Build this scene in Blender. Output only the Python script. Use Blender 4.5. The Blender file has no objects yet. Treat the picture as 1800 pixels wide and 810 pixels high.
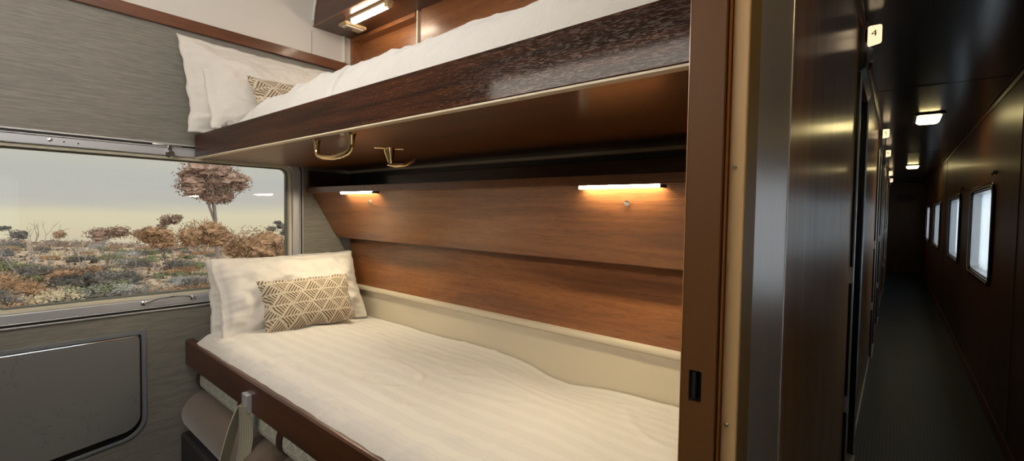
import bpy, bmesh, math, random
from mathutils import Vector, Matrix, noise
random.seed(7)
C = bpy.context.scene.collection
SC = bpy.context.scene
PI = math.pi

# ------------------------------------------------------------------ camera
F_PX, YAW, PITCH, ROLL, CX, CY = 795.009, 0.672354, 0.0353314, 0.0173228, 940.83, 399.34
cy_, sy_ = math.cos(YAW), math.sin(YAW)
fw = Vector((-sy_*math.cos(PITCH), cy_*math.cos(PITCH), -math.sin(PITCH)))
r0 = Vector((cy_, sy_, 0)); u0 = r0.cross(fw)
rt = math.cos(ROLL)*r0 + math.sin(ROLL)*u0
up = -math.sin(ROLL)*r0 + math.cos(ROLL)*u0
cam = bpy.data.cameras.new('camera'); camo = bpy.data.objects.new('camera', cam); C.objects.link(camo)
m = Matrix((rt, up, -fw)).transposed().to_4x4(); m.translation = (0, 0, 1.3)
camo.matrix_world = m
cam.sensor_width = 36; cam.lens = F_PX/1800*36
cam.shift_x = -(CX-900)/1800; cam.shift_y = -(405-CY)/1800
cam.clip_start = .02; cam.clip_end = 2000
SC.camera = camo
SC.view_settings.view_transform = 'Standard'; SC.view_settings.look = 'None'
SC.view_settings.gamma = 1; SC.view_settings.exposure = 0.0
SC.view_settings.use_curve_mapping = False

# light levels
FILL_CEIL, FILL_WALL, LED_READ, LED_SOFFIT = 15.0, 25.0, 135.0, 36.0  # first two drive the added, unseen compartment lamps
CORR_LAMP, SIGN_EMIT = 12.0, 1.25

# ------------------------------------------------------------------ node helpers
class X:
    """a socket with arithmetic"""
    def __init__(s, nt, v): s.nt, s.v = nt, v
    def _m(s, op, *a, clamp=False):
        n = s.nt.nodes.new('ShaderNodeMath'); n.operation = op; n.use_clamp = clamp
        for i, q in enumerate((s,)+a):
            q = q.v if isinstance(q, X) else q
            if isinstance(q, (int, float)): n.inputs[i].default_value = q
            else: s.nt.links.new(q, n.inputs[i])
        return X(s.nt, n.outputs[0])
    def __add__(s, o): return s._m('ADD', o)
    def __sub__(s, o): return s._m('SUBTRACT', o)
    def __mul__(s, o): return s._m('MULTIPLY', o)
    def __truediv__(s, o): return s._m('DIVIDE', o)
    def floor(s): return s._m('FLOOR')
    def fract(s): return s._m('FRACT')
    def abs(s): return s._m('ABSOLUTE')
    def lt(s, o): return s._m('LESS_THAN', o)
    def gt(s, o): return s._m('GREATER_THAN', o)
    def mod(s, o): return s._m('FLOORED_MODULO', o)
    def mx(s, o): return s._m('MAXIMUM', o)
    def mn(s, o): return s._m('MINIMUM', o)
    def pw(s, o): return s._m('POWER', o)
    def sat(s): return s._m('ADD', 0.0, clamp=True)

def mat(name):
    M = bpy.data.materials.new(name); M.use_nodes = True
    nt = M.node_tree; b = nt.nodes['Principled BSDF']
    return M, nt, b
def simple(name, col, rough=.5, metal=0, spec=.5, coat=0, emit=None, es=0, aniso=0):
    M, nt, b = mat(name)
    b.inputs['Base Color'].default_value = (*col, 1); b.inputs['Roughness'].default_value = rough
    b.inputs['Metallic'].default_value = metal; b.inputs['Specular IOR Level'].default_value = spec
    b.inputs['Coat Weight'].default_value = coat; b.inputs['Coat Roughness'].default_value = .12
    b.inputs['Anisotropic'].default_value = aniso
    if emit: b.inputs['Emission Color'].default_value = (*emit, 1); b.inputs['Emission Strength'].default_value = es
    return M
def coords(nt, scale=(1, 1, 1), kind='Object'):
    t = nt.nodes.new('ShaderNodeTexCoord'); mp = nt.nodes.new('ShaderNodeMapping')
    mp.inputs['Scale'].default_value = scale
    nt.links.new(t.outputs[kind], mp.inputs['Vector']); return mp.outputs[0]
def nz(nt, vec, scale=1, detail=3, rough=.5, dist=0):
    n = nt.nodes.new('ShaderNodeTexNoise'); n.inputs['Scale'].default_value = scale
    n.inputs['Detail'].default_value = detail; n.inputs['Roughness'].default_value = rough
    n.inputs['Distortion'].default_value = dist
    nt.links.new(vec, n.inputs['Vector']); return X(nt, n.outputs['Fac'])
def ramp(nt, fac, stops):
    r = nt.nodes.new('ShaderNodeValToRGB'); e = r.color_ramp.elements
    while len(e) < len(stops): e.new(.5)
    for k, (p, c) in enumerate(stops): e[k].position = p; e[k].color = (*c, 1)
    nt.links.new(fac.v, r.inputs['Fac']); return r.outputs['Color']
def mixc(nt, fac, a, b, mode='MIX'):
    n = nt.nodes.new('ShaderNodeMix'); n.data_type = 'RGBA'; n.blend_type = mode
    for k, q in ((0, fac), (6, a), (7, b)):
        q = q.v if isinstance(q, X) else q
        if isinstance(q, (int, float)): n.inputs[k].default_value = q
        elif isinstance(q, tuple): n.inputs[k].default_value = (*q, 1)
        else: nt.links.new(q, n.inputs[k])
    return n.outputs[2]
def bump(nt, b, h, strength=.3, dist=.002):
    n = nt.nodes.new('ShaderNodeBump'); n.inputs['Strength'].default_value = strength
    n.inputs['Distance'].default_value = dist
    nt.links.new(h.v, n.inputs['Height']); nt.links.new(n.outputs[0], b.inputs['Normal'])

def wood(name, dark, mid, light, axis='X', rough=.35, coat=.3, coatr=.12, pores=.35, bs=.12, k=1.0, spec=.5):
    M, nt, b = mat(name)
    def sc(al, ac):
        v = [ac, ac, ac]; v['XYZ'.index(axis)] = al; return tuple(q*k for q in v)
    broad = nz(nt, coords(nt, sc(.9, 7)), 1, 4, .6, 1.4)
    fine = nz(nt, coords(nt, sc(2.2, 70)), 1, 3, .6, .3)
    f = broad*.72 + fine*.3
    col = ramp(nt, f, [(.34, dark), (.5, mid), (.66, light)])
    po = nz(nt, coords(nt, sc(22, 420)), 1, 1, .5)
    pm = (po.gt(.60))*pores
    nt.links.new(mixc(nt, pm, col, tuple(q*.35 for q in dark)), b.inputs['Base Color'])
    b.inputs['Roughness'].default_value = rough; b.inputs['Coat Weight'].default_value = coat
    b.inputs['Coat Roughness'].default_value = coatr; b.inputs['Specular IOR Level'].default_value = spec
    bump(nt, b, fine*.6-pm, bs, .001)
    return M

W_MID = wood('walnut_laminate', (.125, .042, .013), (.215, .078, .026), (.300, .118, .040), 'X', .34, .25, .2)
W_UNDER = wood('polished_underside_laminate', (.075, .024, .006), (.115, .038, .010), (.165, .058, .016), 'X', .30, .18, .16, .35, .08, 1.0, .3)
W_RAIL = wood('red_brown_rail_timber', (.036, .011, .004), (.066, .020, .006), (.10, .033, .010), 'X', .36, .18, .2)
W_TRIM = wood('picture_rail_timber', (.10, .035, .014), (.15, .052, .022), (.19, .07, .03), 'Y', .4, .2)
W_SOFF = wood('dark_locker_timber', (.045, .016, .008), (.075, .027, .013), (.105, .038, .018), 'X', .38, .25)
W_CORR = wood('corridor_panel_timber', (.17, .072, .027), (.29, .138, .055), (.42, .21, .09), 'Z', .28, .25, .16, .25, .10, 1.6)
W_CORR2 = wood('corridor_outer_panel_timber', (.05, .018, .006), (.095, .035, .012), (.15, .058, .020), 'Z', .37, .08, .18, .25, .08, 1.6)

def coarse_rail():
    M, nt, b = mat('open_grain_varnished_oak')
    fine = nz(nt, coords(nt, (3, 90, 90)), 1, 3, .6, .4)
    col = ramp(nt, fine, [(.35, (.030, .0095, .004)), (.52, (.072, .022, .008)), (.7, (.13, .042, .015))])
    nt.links.new(col, b.inputs['Base Color'])
    b.inputs['Roughness'].default_value = .30
    b.inputs['Coat Weight'].default_value = .13; b.inputs['Coat Roughness'].default_value = .08; b.inputs['Specular IOR Level'].default_value = .14
    dash = nz(nt, coords(nt, (95, 620, 620)), 1, 2, .6, .5)
    pit = ((dash-.46)*5).sat()
    bump(nt, b, pit, 1.0, .004)
    return M
W_COARSE = coarse_rail()

def brushed(name, col, rough, axis='Z', metal=1, k=.05):
    M, nt, b = mat(name)
    s = [260, 260, 260]; s['XYZ'.index(axis)] = 1.5
    n = nz(nt, coords(nt, tuple(s)), 1, 3, .6)
    nt.links.new(mixc(nt, n, tuple(q*(1-.35) for q in col), col), b.inputs['Base Color'])
    nt.links.new((n*.15+(rough-.07)).v, b.inputs['Roughness'])
    b.inputs['Metallic'].default_value = metal
    bump(nt, b, n, k, .001)
    return M
STEEL = brushed('brushed_stainless_steel', (.86, .76, .73), .30, 'Z', .66, .02)
ALU = simple('anodised_aluminium', (.58, .59, .62), .36, .55)
ALU_B = simple('bright_aluminium_lip', (.80, .80, .82), .25, .6)
ALU_W = simple('satin_bronze_frame', (.55, .42, .33), .35, 1)
CHROME = simple('chrome', (.85, .85, .86), .08, 1)
BRASS = simple('polished_brass', (.83, .62, .33), .13, 1)
RUBBER = simple('black_rubber', (.008, .008, .009), .5)
DARKM = simple('dark_metal', (.035, .035, .04), .25, .8)
BLACK = simple('black_recess', (.006, .005, .005), .6)
CREAM = simple('cream_enamel', (.62, .55, .42), .33, 0, .5, .3)
CREAM_E = simple('cream_edge', (.70, .60, .44), .4)
JAMB = simple('tan_painted_jamb', (.60, .38, .17), .45)
OLIVE = simple('olive_brown_reveal', (.20, .115, .04), .5)
DOOR_E = simple('brown_door_edge_laminate', (.135, .058, .018), .5, 0, .25, 0)
WHITE_P = simple('white_ceiling_paint', (.68, .65, .60), .6)
WHITE_PL = simple('white_plastic', (.75, .72, .66), .4)
BEIGE_PL = simple('beige_switch_plastic', (.55, .40, .22), .4)
GREY_P = simple('grey_frame_paint', (.17, .18, .20), .45, 0, .5, .2)
GREY_G = simple('grey_gusset_paint', (.20, .19, .19), .55)
DARKPURPLE = simple('dark_shelf_back', (.022, .017, .022), .4)
LEATHER = simple('dark_brown_leather', (.045, .018, .010), .45)
INK = simple('black_ink', (.01, .01, .01), .5)
LED = simple('warm_led_diffuser', (1, .9, .75), .5, emit=(1, .87, .60), es=LED_READ)
LED2 = simple('warm_led_tube', (1, .9, .75), .5, emit=(1, .84, .62), es=LED_SOFFIT)
FILL_CEIL_M = simple('ceiling_fill_diffuser', (1, .9, .8), .5, emit=(1, .85, .68), es=FILL_CEIL)  # for the unseen ceiling lamp added to brighten the compartment
FILL_WALL_M = simple('wall_fill_diffuser', (1, .9, .8), .5, emit=(1, .90, .78), es=FILL_WALL)  # for the unseen wall bar added as fill
CLAMP = simple('corridor_diffuser', (1, .9, .6), .4, emit=(1, .80, .36), es=CORR_LAMP)
SIGNM = simple('lit_sign_face', (1, .85, .6), .4, emit=(1, .74, .46), es=SIGN_EMIT)

def table_mat():
    M, nt, b = mat('grey_mottled_laminate')
    w = nz(nt, coords(nt, (1, 1, 1)), 9, 5, .65, 1.5)
    v = (w-.5).abs().lt(.010)*(nz(nt, coords(nt), 5, 2, .5).gt(.54))*.5
    nt.links.new(mixc(nt, v, (.165, .165, .160), (.075, .082, .08)), b.inputs['Base Color'])
    b.inputs['Roughness'].default_value = .5
    return M
TABLE = table_mat()

def wallpaper(name, c0, c1):
    M, nt, b = mat(name)
    n = nz(nt, coords(nt, (1, 22, 620)), 1, 3, .65, .25)
    n2 = nz(nt, coords(nt, (1, 8, 160)), 1, 2, .5)
    f = n*.7+n2*.3
    nt.links.new(ramp(nt, f, [(.36, c0), (.64, c1)]), b.inputs['Base Color'])
    b.inputs['Roughness'].default_value = .48
    b.inputs['Sheen Weight'].default_value = .15
    bump(nt, b, n, .3, .001)
    return M
PAPER = wallpaper('silver_grey_grasscloth', (.142, .133, .113), (.262, .246, .210))

def linen(name, col, stripes=None, bs=.12, tr=0, soft=1.0):
    M, nt, b = mat(name)
    base = col
    if stripes:
        p = coords(nt, (1, 1, 1), 'UV')
        sp = nt.nodes.new('ShaderNodeSeparateXYZ'); nt.links.new(p, sp.inputs[0])
        t = X(nt, sp.outputs['Y'])
        s = (t*(1/stripes)).fract()
        band = s.lt(.45)
        fine = (t*(5.0/stripes)).fract().lt(.3)*(s.gt(.5))*.4
        f = (band*.7+fine).sat()
        base = mixc(nt, f, tuple(q*.93 for q in col), col)
        nt.links.new(base, b.inputs['Base Color'])
        nt.links.new((band*-.22+.72).v, b.inputs['Roughness'])
    else:
        b.inputs['Base Color'].default_value = (*col, 1)
        b.inputs['Roughness'].default_value = .8
    b.inputs['Sheen Weight'].default_value = .25; b.inputs['Sheen Roughness'].default_value = .5
    b.inputs['Specular IOR Level'].default_value = .25
    fw_ = nz(nt, coords(nt, (1, 1, 1)), 7, 5, .62, .9)
    fb = nz(nt, coords(nt, (1, 1, 1)), 900, 1, .5)
    bump(nt, b, fw_*soft+fb*.02, bs, .02)
    return M
SHEET = linen('white_striped_cotton', (.76, .725, .67), .054, .3)
SHEET_UP = linen('white_cotton_duvet', (.62, .615, .60), None, .6, 0, 1.0)
PCASE = linen('white_cotton_pillowcase', (.74, .70, .64), None, .22)
PCASE2 = linen('white_cotton_pillowcase_plain', (.70, .67, .62), None, .25)
TAUPE = None
def taupe():
    M, nt, b = mat('taupe_wool_upholstery')
    n = nz(nt, coords(nt), 420, 3, .7)
    nt.links.new(ramp(nt, n, [(.3, (.085, .060, .044)), (.7, (.185, .135, .10))]), b.inputs['Base Color'])
    b.inputs['Roughness'].default_value = .9; b.inputs['Sheen Weight'].default_value = .4
    bump(nt, b, n, .35, .001); return M
TAUPE = taupe()

def hatch(name, bg, fg, cell, lines=6.0, width=.46, edge=None):
    """rows of up and down triangles, each filled with slanting strokes; UV in metres"""
    M, nt, b = mat(name)
    p = coords(nt, (1, 1, 1), 'UV')
    dn = nt.nodes.new('ShaderNodeTexNoise'); dn.inputs['Scale'].default_value = 60; dn.inputs['Detail'].default_value = 2
    nt.links.new(p, dn.inputs['Vector'])
    sp = nt.nodes.new('ShaderNodeSeparateXYZ'); nt.links.new(p, sp.inputs[0])
    wob = (X(nt, dn.outputs['Fac'])-.5)*.07
    u = X(nt, sp.outputs['X'])*(1/cell)+wob; v = X(nt, sp.outputs['Y'])*(1/(cell*.62))+wob
    row = v.floor(); fv = v.fract()
    uu = u+row*.37
    s = uu-fv*.5; t = uu+fv*.5
    sel = (s.floor()+t.floor()).mod(2.0).lt(.5)
    which = sel
    ls = (s*lines).fract().lt(width); lt_ = (t*lines).fract().lt(width)
    stroke = which*ls + (which*-1+1)*lt_
    d = .045
    es = ((s+d).fract().lt(2*d)).mx((t+d).fract().lt(2*d))
    er = ((v+.05).fract().lt(.10))
    keep = (es.mx(er)*-1+1)
    f = (stroke*keep).sat()
    if edge:
        f = f
    nt.links.new(mixc(nt, f, bg, fg), b.inputs['Base Color'])
    b.inputs['Roughness'].default_value = .85; b.inputs['Sheen Weight'].default_value = .2
    bump(nt, b, f*-1, .35, .0012)
    return M
CUSH = hatch('geometric_woven_cushion', (.62, .545, .42), (.17, .115, .06), .086, 6.5, .56)
ROLLF = hatch('pale_green_woven_pad', (.50, .52, .44), (.19, .19, .14), .085, 7, .42)
def webbing():
    M, nt, b = mat('grey_beige_webbing')
    p = coords(nt, (1, 1, 1), 'UV'); sp = nt.nodes.new('ShaderNodeSeparateXYZ'); nt.links.new(p, sp.inputs[0])
    f = (X(nt, sp.outputs['X'])*6).fract().lt(.5)
    nt.links.new(mixc(nt, f, (.42, .38, .28), (.30, .28, .22)), b.inputs['Base Color'])
    b.inputs['Roughness'].default_value = .8; return M
WEB = webbing()

def glass():
    M = bpy.data.materials.new('clear_window_glass'); M.use_nodes = True; nt = M.node_tree
    nt.nodes.clear(); o = nt.nodes.new('ShaderNodeOutputMaterial')
    t = nt.nodes.new('ShaderNodeBsdfTransparent'); g = nt.nodes.new('ShaderNodeBsdfGlossy')
    t.inputs[0].default_value = (.94, .95, .93, 1); g.inputs['Roughness'].default_value = .02
    f = nt.nodes.new('ShaderNodeFresnel'); f.inputs[0].default_value = 1.35
    mx = nt.nodes.new('ShaderNodeMixShader'); nt.links.new(f.outputs[0], mx.inputs[0])
    nt.links.new(t.outputs[0], mx.inputs[1]); nt.links.new(g.outputs[0], mx.inputs[2]); nt.links.new(mx.outputs[0], o.inputs[0])
    return M
GLASS = glass()
def curtain_mat():
    M = bpy.data.materials.new('sheer_white_curtain'); M.use_nodes = True; nt = M.node_tree
    nt.nodes.clear(); o = nt.nodes.new('ShaderNodeOutputMaterial')
    t = nt.nodes.new('ShaderNodeBsdfTranslucent'); g = nt.nodes.new('ShaderNodeBsdfDiffuse')
    t.inputs[0].default_value = (.88, .90, .92, 1); g.inputs[0].default_value = (.75, .78, .8, 1)
    mx = nt.nodes.new('ShaderNodeMixShader'); mx.inputs[0].default_value = .3
    nt.links.new(t.outputs[0], mx.inputs[1]); nt.links.new(g.outputs[0], mx.inputs[2]); nt.links.new(mx.outputs[0], o.inputs[0])
    return M
CURT = curtain_mat()
def carpet():
    M, nt, b = mat('dark_ribbed_woven_carpet')
    p = coords(nt); n = nz(nt, p, 4, 3, .6)
    sp = nt.nodes.new('ShaderNodeSeparateXYZ'); nt.links.new(p, sp.inputs[0])
    w = (n-.5)*.9
    a = (X(nt, sp.outputs['X'])*62+w).fract(); c = (X(nt, sp.outputs['Y'])*34+w).fract()
    line = (a.lt(.45)).mx(c.lt(.22))
    nt.links.new(mixc(nt, line, (.018, .042, .085), (.004, .007, .015)), b.inputs['Base Color'])
    b.inputs['Roughness'].default_value = .42
    bump(nt, b, line*-1, .5, .003); return M
CARPET = carpet()
CEILM = brushed('dark_glossy_ceiling_panel', (.05, .042, .038), .20, 'Y', 0, .03)

# world: dusk sky, warm at the horizon, grey cloud above; the far side of the train faces the brighter bluish sky
wd = bpy.data.worlds.new('dusk_sky'); SC.world = wd; wd.use_nodes = True; nt = wd.node_tree
bg = nt.nodes['Background']
tc = nt.nodes.new('ShaderNodeTexCoord'); sp = nt.nodes.new('ShaderNodeSeparateXYZ'); nt.links.new(tc.outputs['Generated'], sp.inputs[0])
z_ = X(nt, sp.outputs['Z']); x_ = X(nt, sp.outputs['X'])
mp = nt.nodes.new('ShaderNodeMapping'); mp.inputs['Scale'].default_value = (2, 2, 22); nt.links.new(tc.outputs['Generated'], mp.inputs[0])
cl = nz(nt, mp.outputs[0], 1.2, 5, .6, .6)
zz = z_ + (cl-.5)*.045
sky = ramp(nt, (zz+.2)/1.2, [(.095, (.66, .60, .51)), (.125, (.76, .66, .47)), (.152, (.80, .72, .52)), (.175, (.60, .57, .53)), (.205, (.58, .57, .55)), (.24, (.66, .63, .54)), (.5, (.60, .60, .59))])
east = ((x_*1.5)).sat()
side = mixc(nt, east, sky, (4.7, 5.1, 5.5))
nt.links.new(side, bg.inputs[0]); bg.inputs[1].default_value = 1.0

# ------------------------------------------------------------------ mesh helpers
class MB:
    def __init__(s): s.bm = bmesh.new(); s.uv = s.bm.loops.layers.uv.new('UVMap')
    def box(s, x0, x1, y0, y1, z0, z1):
        v = [s.bm.verts.new((x, y, z)) for x in (x0, x1) for y in (y0, y1) for z in (z0, z1)]
        for f in ((0, 1, 3, 2), (4, 6, 7, 5), (0, 4, 5, 1), (2, 3, 7, 6), (0, 2, 6, 4), (1, 5, 7, 3)):
            s.bm.faces.new([v[i] for i in f])
        return s
    def prism(s, pts, axis, a0, a1):
        def P(a, q):
            if axis == 'X': return (a, q[0], q[1])
            if axis == 'Y': return (q[0], a, q[1])
            return (q[0], q[1], a)
        A = [s.bm.verts.new(P(a0, q)) for q in pts]; B = [s.bm.verts.new(P(a1, q)) for q in pts]
        n = len(pts)
        s.bm.faces.new(A); s.bm.faces.new(B[::-1])
        for i in range(n): s.bm.faces.new((A[i], B[i], B[(i+1) % n], A[(i+1) % n]))
        return s
    def ring(s, outer, inner, axis, a0, a1):
        """closed frame between two outlines with the same number of points"""
        def P(a, q):
            if axis == 'X': return (a, q[0], q[1])
            if axis == 'Y': return (q[0], a, q[1])
            return (q[0], q[1], a)
        L = [[s.bm.verts.new(P(a, q)) for q in o] for a in (a0, a1) for o in (outer, inner)]
        n = len(outer)
        for i in range(n):
            j = (i+1) % n
            for a, b_ in ((0, 1), (1, 3), (3, 2), (2, 0)):
                s.bm.faces.new((L[a][i], L[a][j], L[b_][j], L[b_][i]))
        return s
    def tube(s, pts, r, seg=10, cap=True, flat=1.0, upv=None):
        pts = [Vector(p) for p in pts]; n = len(pts)
        rs = r if isinstance(r, (list, tuple)) else [r]*n
        rings = []; prev = None
        for i, p in enumerate(pts):
            d = (pts[min(i+1, n-1)]-pts[max(i-1, 0)]).normalized()
            if prev is None:
                a = Vector(upv) if upv else (Vector((0, 0, 1)) if abs(d.z) < .9 else Vector((1, 0, 0)))
            else: a = prev
            a = (a-d*a.dot(d)).normalized(); prev = a; b_ = d.cross(a)
            rings.append([s.bm.verts.new(p+(a*math.cos(t)*flat+b_*math.sin(t))*rs[i]) for t in (2*PI*k/seg for k in range(seg))])
        for i in range(n-1):
            for k in range(seg):
                f = s.bm.faces.new((rings[i][k], rings[i][(k+1) % seg], rings[i+1][(k+1) % seg], rings[i+1][k]))
                for lp, (uu, vv) in zip(f.loops, ((k, i), (k+1, i), (k+1, i+1), (k, i+1))): lp[s.uv].uv = (uu/seg, vv*.03)
        if cap: s.bm.faces.new(rings[0][::-1]); s.bm.faces.new(rings[-1])
        return s
    def ball(s, c, r, sub=2, sc=(1, 1, 1)):
        R = bmesh.ops.create_icosphere(s.bm, subdivisions=sub, radius=r)
        for v in R['verts']: v.co = Vector((v.co.x*sc[0], v.co.y*sc[1], v.co.z*sc[2]))+Vector(c)
        return s
    def disc(s, c, r, axis, t, seg=20):
        c = Vector(c); d = Vector(dict(X=(1, 0, 0), Y=(0, 1, 0), Z=(0, 0, 1))[axis])
        return s.tube([c, c+d*t], r, seg)
    def obj(s, name, material, parent=None, bevel=0, smooth=40, seg=2):
        bmesh.ops.recalc_face_normals(s.bm, faces=s.bm.faces[:])
        me = bpy.data.meshes.new(name); s.bm.to_mesh(me); s.bm.free()
        me.materials.append(material)
        o = bpy.data.objects.new(name, me); C.objects.link(o)
        if smooth is not None and len(me.polygons):
            me.shade_smooth(); me.set_sharp_from_angle(angle=math.radians(smooth))
        if bevel:
            bv = o.modifiers.new('bevel', 'BEVEL'); bv.width = bevel; bv.segments = seg; bv.limit_method = 'ANGLE'
            bv.angle_limit = math.radians(50)
        if parent:
            o.parent = parent
            if parent.type == 'EMPTY': o.matrix_parent_inverse = Matrix.Translation(-Vector(parent.location))
            # the builders give world coordinates; the parent sits at its own base
        return o

def rr(x0, x1, z0, z1, r, n=8):
    """rounded rectangle outline"""
    P = []
    for cx, cz, a0 in ((x1-r, z1-r, 0), (x0+r, z1-r, 90), (x0+r, z0+r, 180), (x1-r, z0+r, 270)):
        for k in range(n+1):
            a = math.radians(a0+90*k/n); P.append((cx+r*math.cos(a), cz+r*math.sin(a)))
    return P
def sq(x0, x1, z0, z1, n=8): return rr(x0, x1, z0, z1, .0005, n)

def tag(o, label=None, cat=None, group=None, kind=None):
    if label: o['label'] = label
    if cat: o['category'] = cat
    if group: o['group'] = group
    if kind: o['kind'] = kind
    return o
def thing(name, loc, label, cat, group=None, kind=None):
    o = bpy.data.objects.new(name, None); C.objects.link(o); o.location = loc; o.empty_display_size = .05
    return tag(o, label, cat, group, kind)
def struct(o, label=None, cat=None): o['kind'] = 'structure'; return tag(o, label, cat)
def box(name, m, x0, x1, y0, y1, z0, z1, parent=None, bevel=0):
    return MB().box(x0, x1, y0, y1, z0, z1).obj(name, m, parent, bevel)
def child_label(o, l): o['label'] = l; return o
def screw(c, axis, r=.0035, parent=None, name='screw'):
    d = {'X': (.0025, 0, 0), 'Y': (0, -.0025, 0), 'Z': (0, 0, .0025)}[axis]
    return MB().tube([Vector(c)-Vector(d)*.3, Vector(c)+Vector(d)*.4, Vector(c)+Vector(d)], [r, r, r*.6], 12).obj(name, CHROME, parent)

D = 2.4; WX = -D; BY = 1.341; H = 1.3

# ================================================================== SETTING: compartment
# window wall (wallpapered) with a rounded opening, then white upper wall curving into the ceiling
WY0, WY1, WZ0, WZ1 = -.018, 1.081, .858, 1.558
w = MB().ring(sq(-.6, 1.46, 0, 2.05), rr(WY0+.012, WY1-.012, WZ0+.012, WZ1-.012, .075), 'X', WX-.10, WX).obj('wall_left', PAPER)
struct(w)
pts = [(WX-.10, 2.05), (WX, 2.05), (WX, 2.20)]
R_ = .42
for k in range(1, 11):
    a = math.radians(9*k); pts.append((WX+R_*(1-math.cos(a)), 2.20+R_*math.sin(a)))
pts += [(WX+R_, 2.66), (WX-.10, 2.66)]
struct(MB().prism(pts, 'Y', -.6, 1.46).obj('wall_left_upper', WHITE_P))
# ceiling of the compartment
struct(box('ceiling_compartment', WHITE_P, WX+R_-.02, -.19, -.6, 1.46, 2.62, 2.68))
# thin upright joints in the white wall
struct(box('trim_1', simple('joint_shadow', (.30, .28, .25), .7), WX-.001, WX+.0012, 1.126, 1.129, 2.095, 2.235))
struct(MB().tube([(WX+.004, 1.30, 2.095), (WX+.004, 1.30, 2.24)], .009, 10).obj('trim_2', WHITE_P))
struct(box('trim_3', W_TRIM, WX-.001, WX+.016, -.6, 1.36, 2.043, 2.092, None, .002), None)
# grey gusset panel behind the slanted timber
struct(MB().prism([(1.262, 1.168), (1.36, .985), (1.36, 1.168)], 'X', WX-.001, WX+.003).obj('trim_4', GREY_G))
# back wall: structural sheet + walnut panels
struct(box('wall_back', W_MID, WX-.10, -.20, BY+.06, BY+.10, 0, 2.68))
struct(box('trim_5', W_MID, WX, -.215, BY, BY+.06, .875, 1.49), None)     # lower walnut panel
struct(box('trim_6', W_MID, -1.775, -.215, BY, BY+.06, 1.49, 2.235))       # panel above the upper bunk
b_ = MB().prism([(BY+.06, .30), (BY-.004, .30), (BY-.004, .853), (BY-.010, .858), (BY-.019, .861), (BY-.022, .869), (BY-.019, .878), (BY-.008, .882), (BY+.055, .884)], 'X', WX+.002, -.217).obj('cream_ledge', CREAM, None, 0, 50)
tag(b_, 'cream enamelled metal ledge with rounded top lip along the back of the lower bed', 'ledge')
random.seed(3)
for i in range(26):
    x = -2.0+i*.068+random.uniform(-.02, .02)
    if random.random() < .35: continue
    MB().tube([(x, BY-.003, .842), (x, BY-.0062, .842)], [.0032, .002], 8).obj('rivet', CREAM, b_)
# fore partition (behind / beside the photographer) and corridor-side wall pieces
struct(box('wall_front', PAPER, WX-.10, -.20, -.66, -.60, 0, 2.68))
struct(box('floor_compartment', CARPET, WX-.1, -.145, -.66, 1.46, -.05, 0))

# ------------------------------------------------ window_1
win = thing('window_1', (WX, .55, WZ0), 'large rounded aluminium-framed train window onto the outback', 'window', None, 'structure')
def wring(name, m, o0, o1, x0, x1, r0, bev=0):
    o = rr(WY0+o0, WY1-o0, WZ0+o0, WZ1-o0, max(r0-o0*.8, .02)); i = rr(WY0+o1, WY1-o1, WZ0+o1, WZ1-o1, max(r0-o1*.8, .018))
    return MB().ring(o, i, 'X', x0, x1).obj(name, m, win, bev)
wring('outer_lip', ALU_B, -.001, .005, WX-.002, WX+.008, .085, .001)
wring('gasket', RUBBER, .005, .014, WX-.01, WX+.003, .085)
wring('inner_lip', ALU_B, .014, .018, WX-.01, WX+.010, .085, .001)
wring('sash_frame', ALU, .0185, .051, WX-.03, WX+.007, .085, .003)
wring('glazing_bead', simple('cream_glazing_bead', (.60, .56, .44), .5), .051, .064, WX-.030, WX-.006, .085, .002)
wring('pane_seal', simple('green_grey_seal', (.14, .15, .12), .5), .060, .070, WX-.05, WX-.026, .085)
MB().prism(rr(WY0+.05, WY1-.05, WZ0+.05, WZ1-.05, .05), 'X', WX-.046, WX-.040).obj('glass', GLASS, win)
for y, z in ((.19, 1.527), (.225, 1.524), (.262, 1.5225)):
    if y == .19: screw((WX+.008, y, z), 'X', .0065, win)
    else: MB().disc((WX+.0065, y, z), .0028, 'X', .0012, 10).obj('screw_hole', RUBBER, win)
# latch at the top
MB().box(WX+.008, WX+.016, .475, .575, 1.545, 1.552).box(WX+.006, WX+.020, .525, .538, 1.527, 1.548).obj('latch_bar', CHROME, win, .001)
MB().tube([(WX+.006, .531, 1.512), (WX+.018, .531, 1.512), (WX+.026, .531, 1.512), (WX+.031, .531, 1.512)], [.008, .010, .016, .011], 20).obj('latch_knob', CHROME, win)
# pull handle at the bottom
hp = [(WX+.010, .447, .896), (WX+.016, .455, .897), (WX+.026, .470, .906), (WX+.034, .49, .914), (WX+.036, .53, .915), (WX+.034, .57, .912), (WX+.026, .593, .906), (WX+.014, .603, .900)]
ph_ = MB().tube(hp, [.007, .006, .0055, .006, .0065, .006, .0055, .006], 12, True, .55).obj('pull_handle', CHROME, win)
for y in (.443, .608): MB().tube([(WX+.005, y, .897), (WX+.014, y, .897), (WX+.017, y, .897)], [.010, .010, .006], 16).obj('boss', CHROME, ph_)

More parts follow.
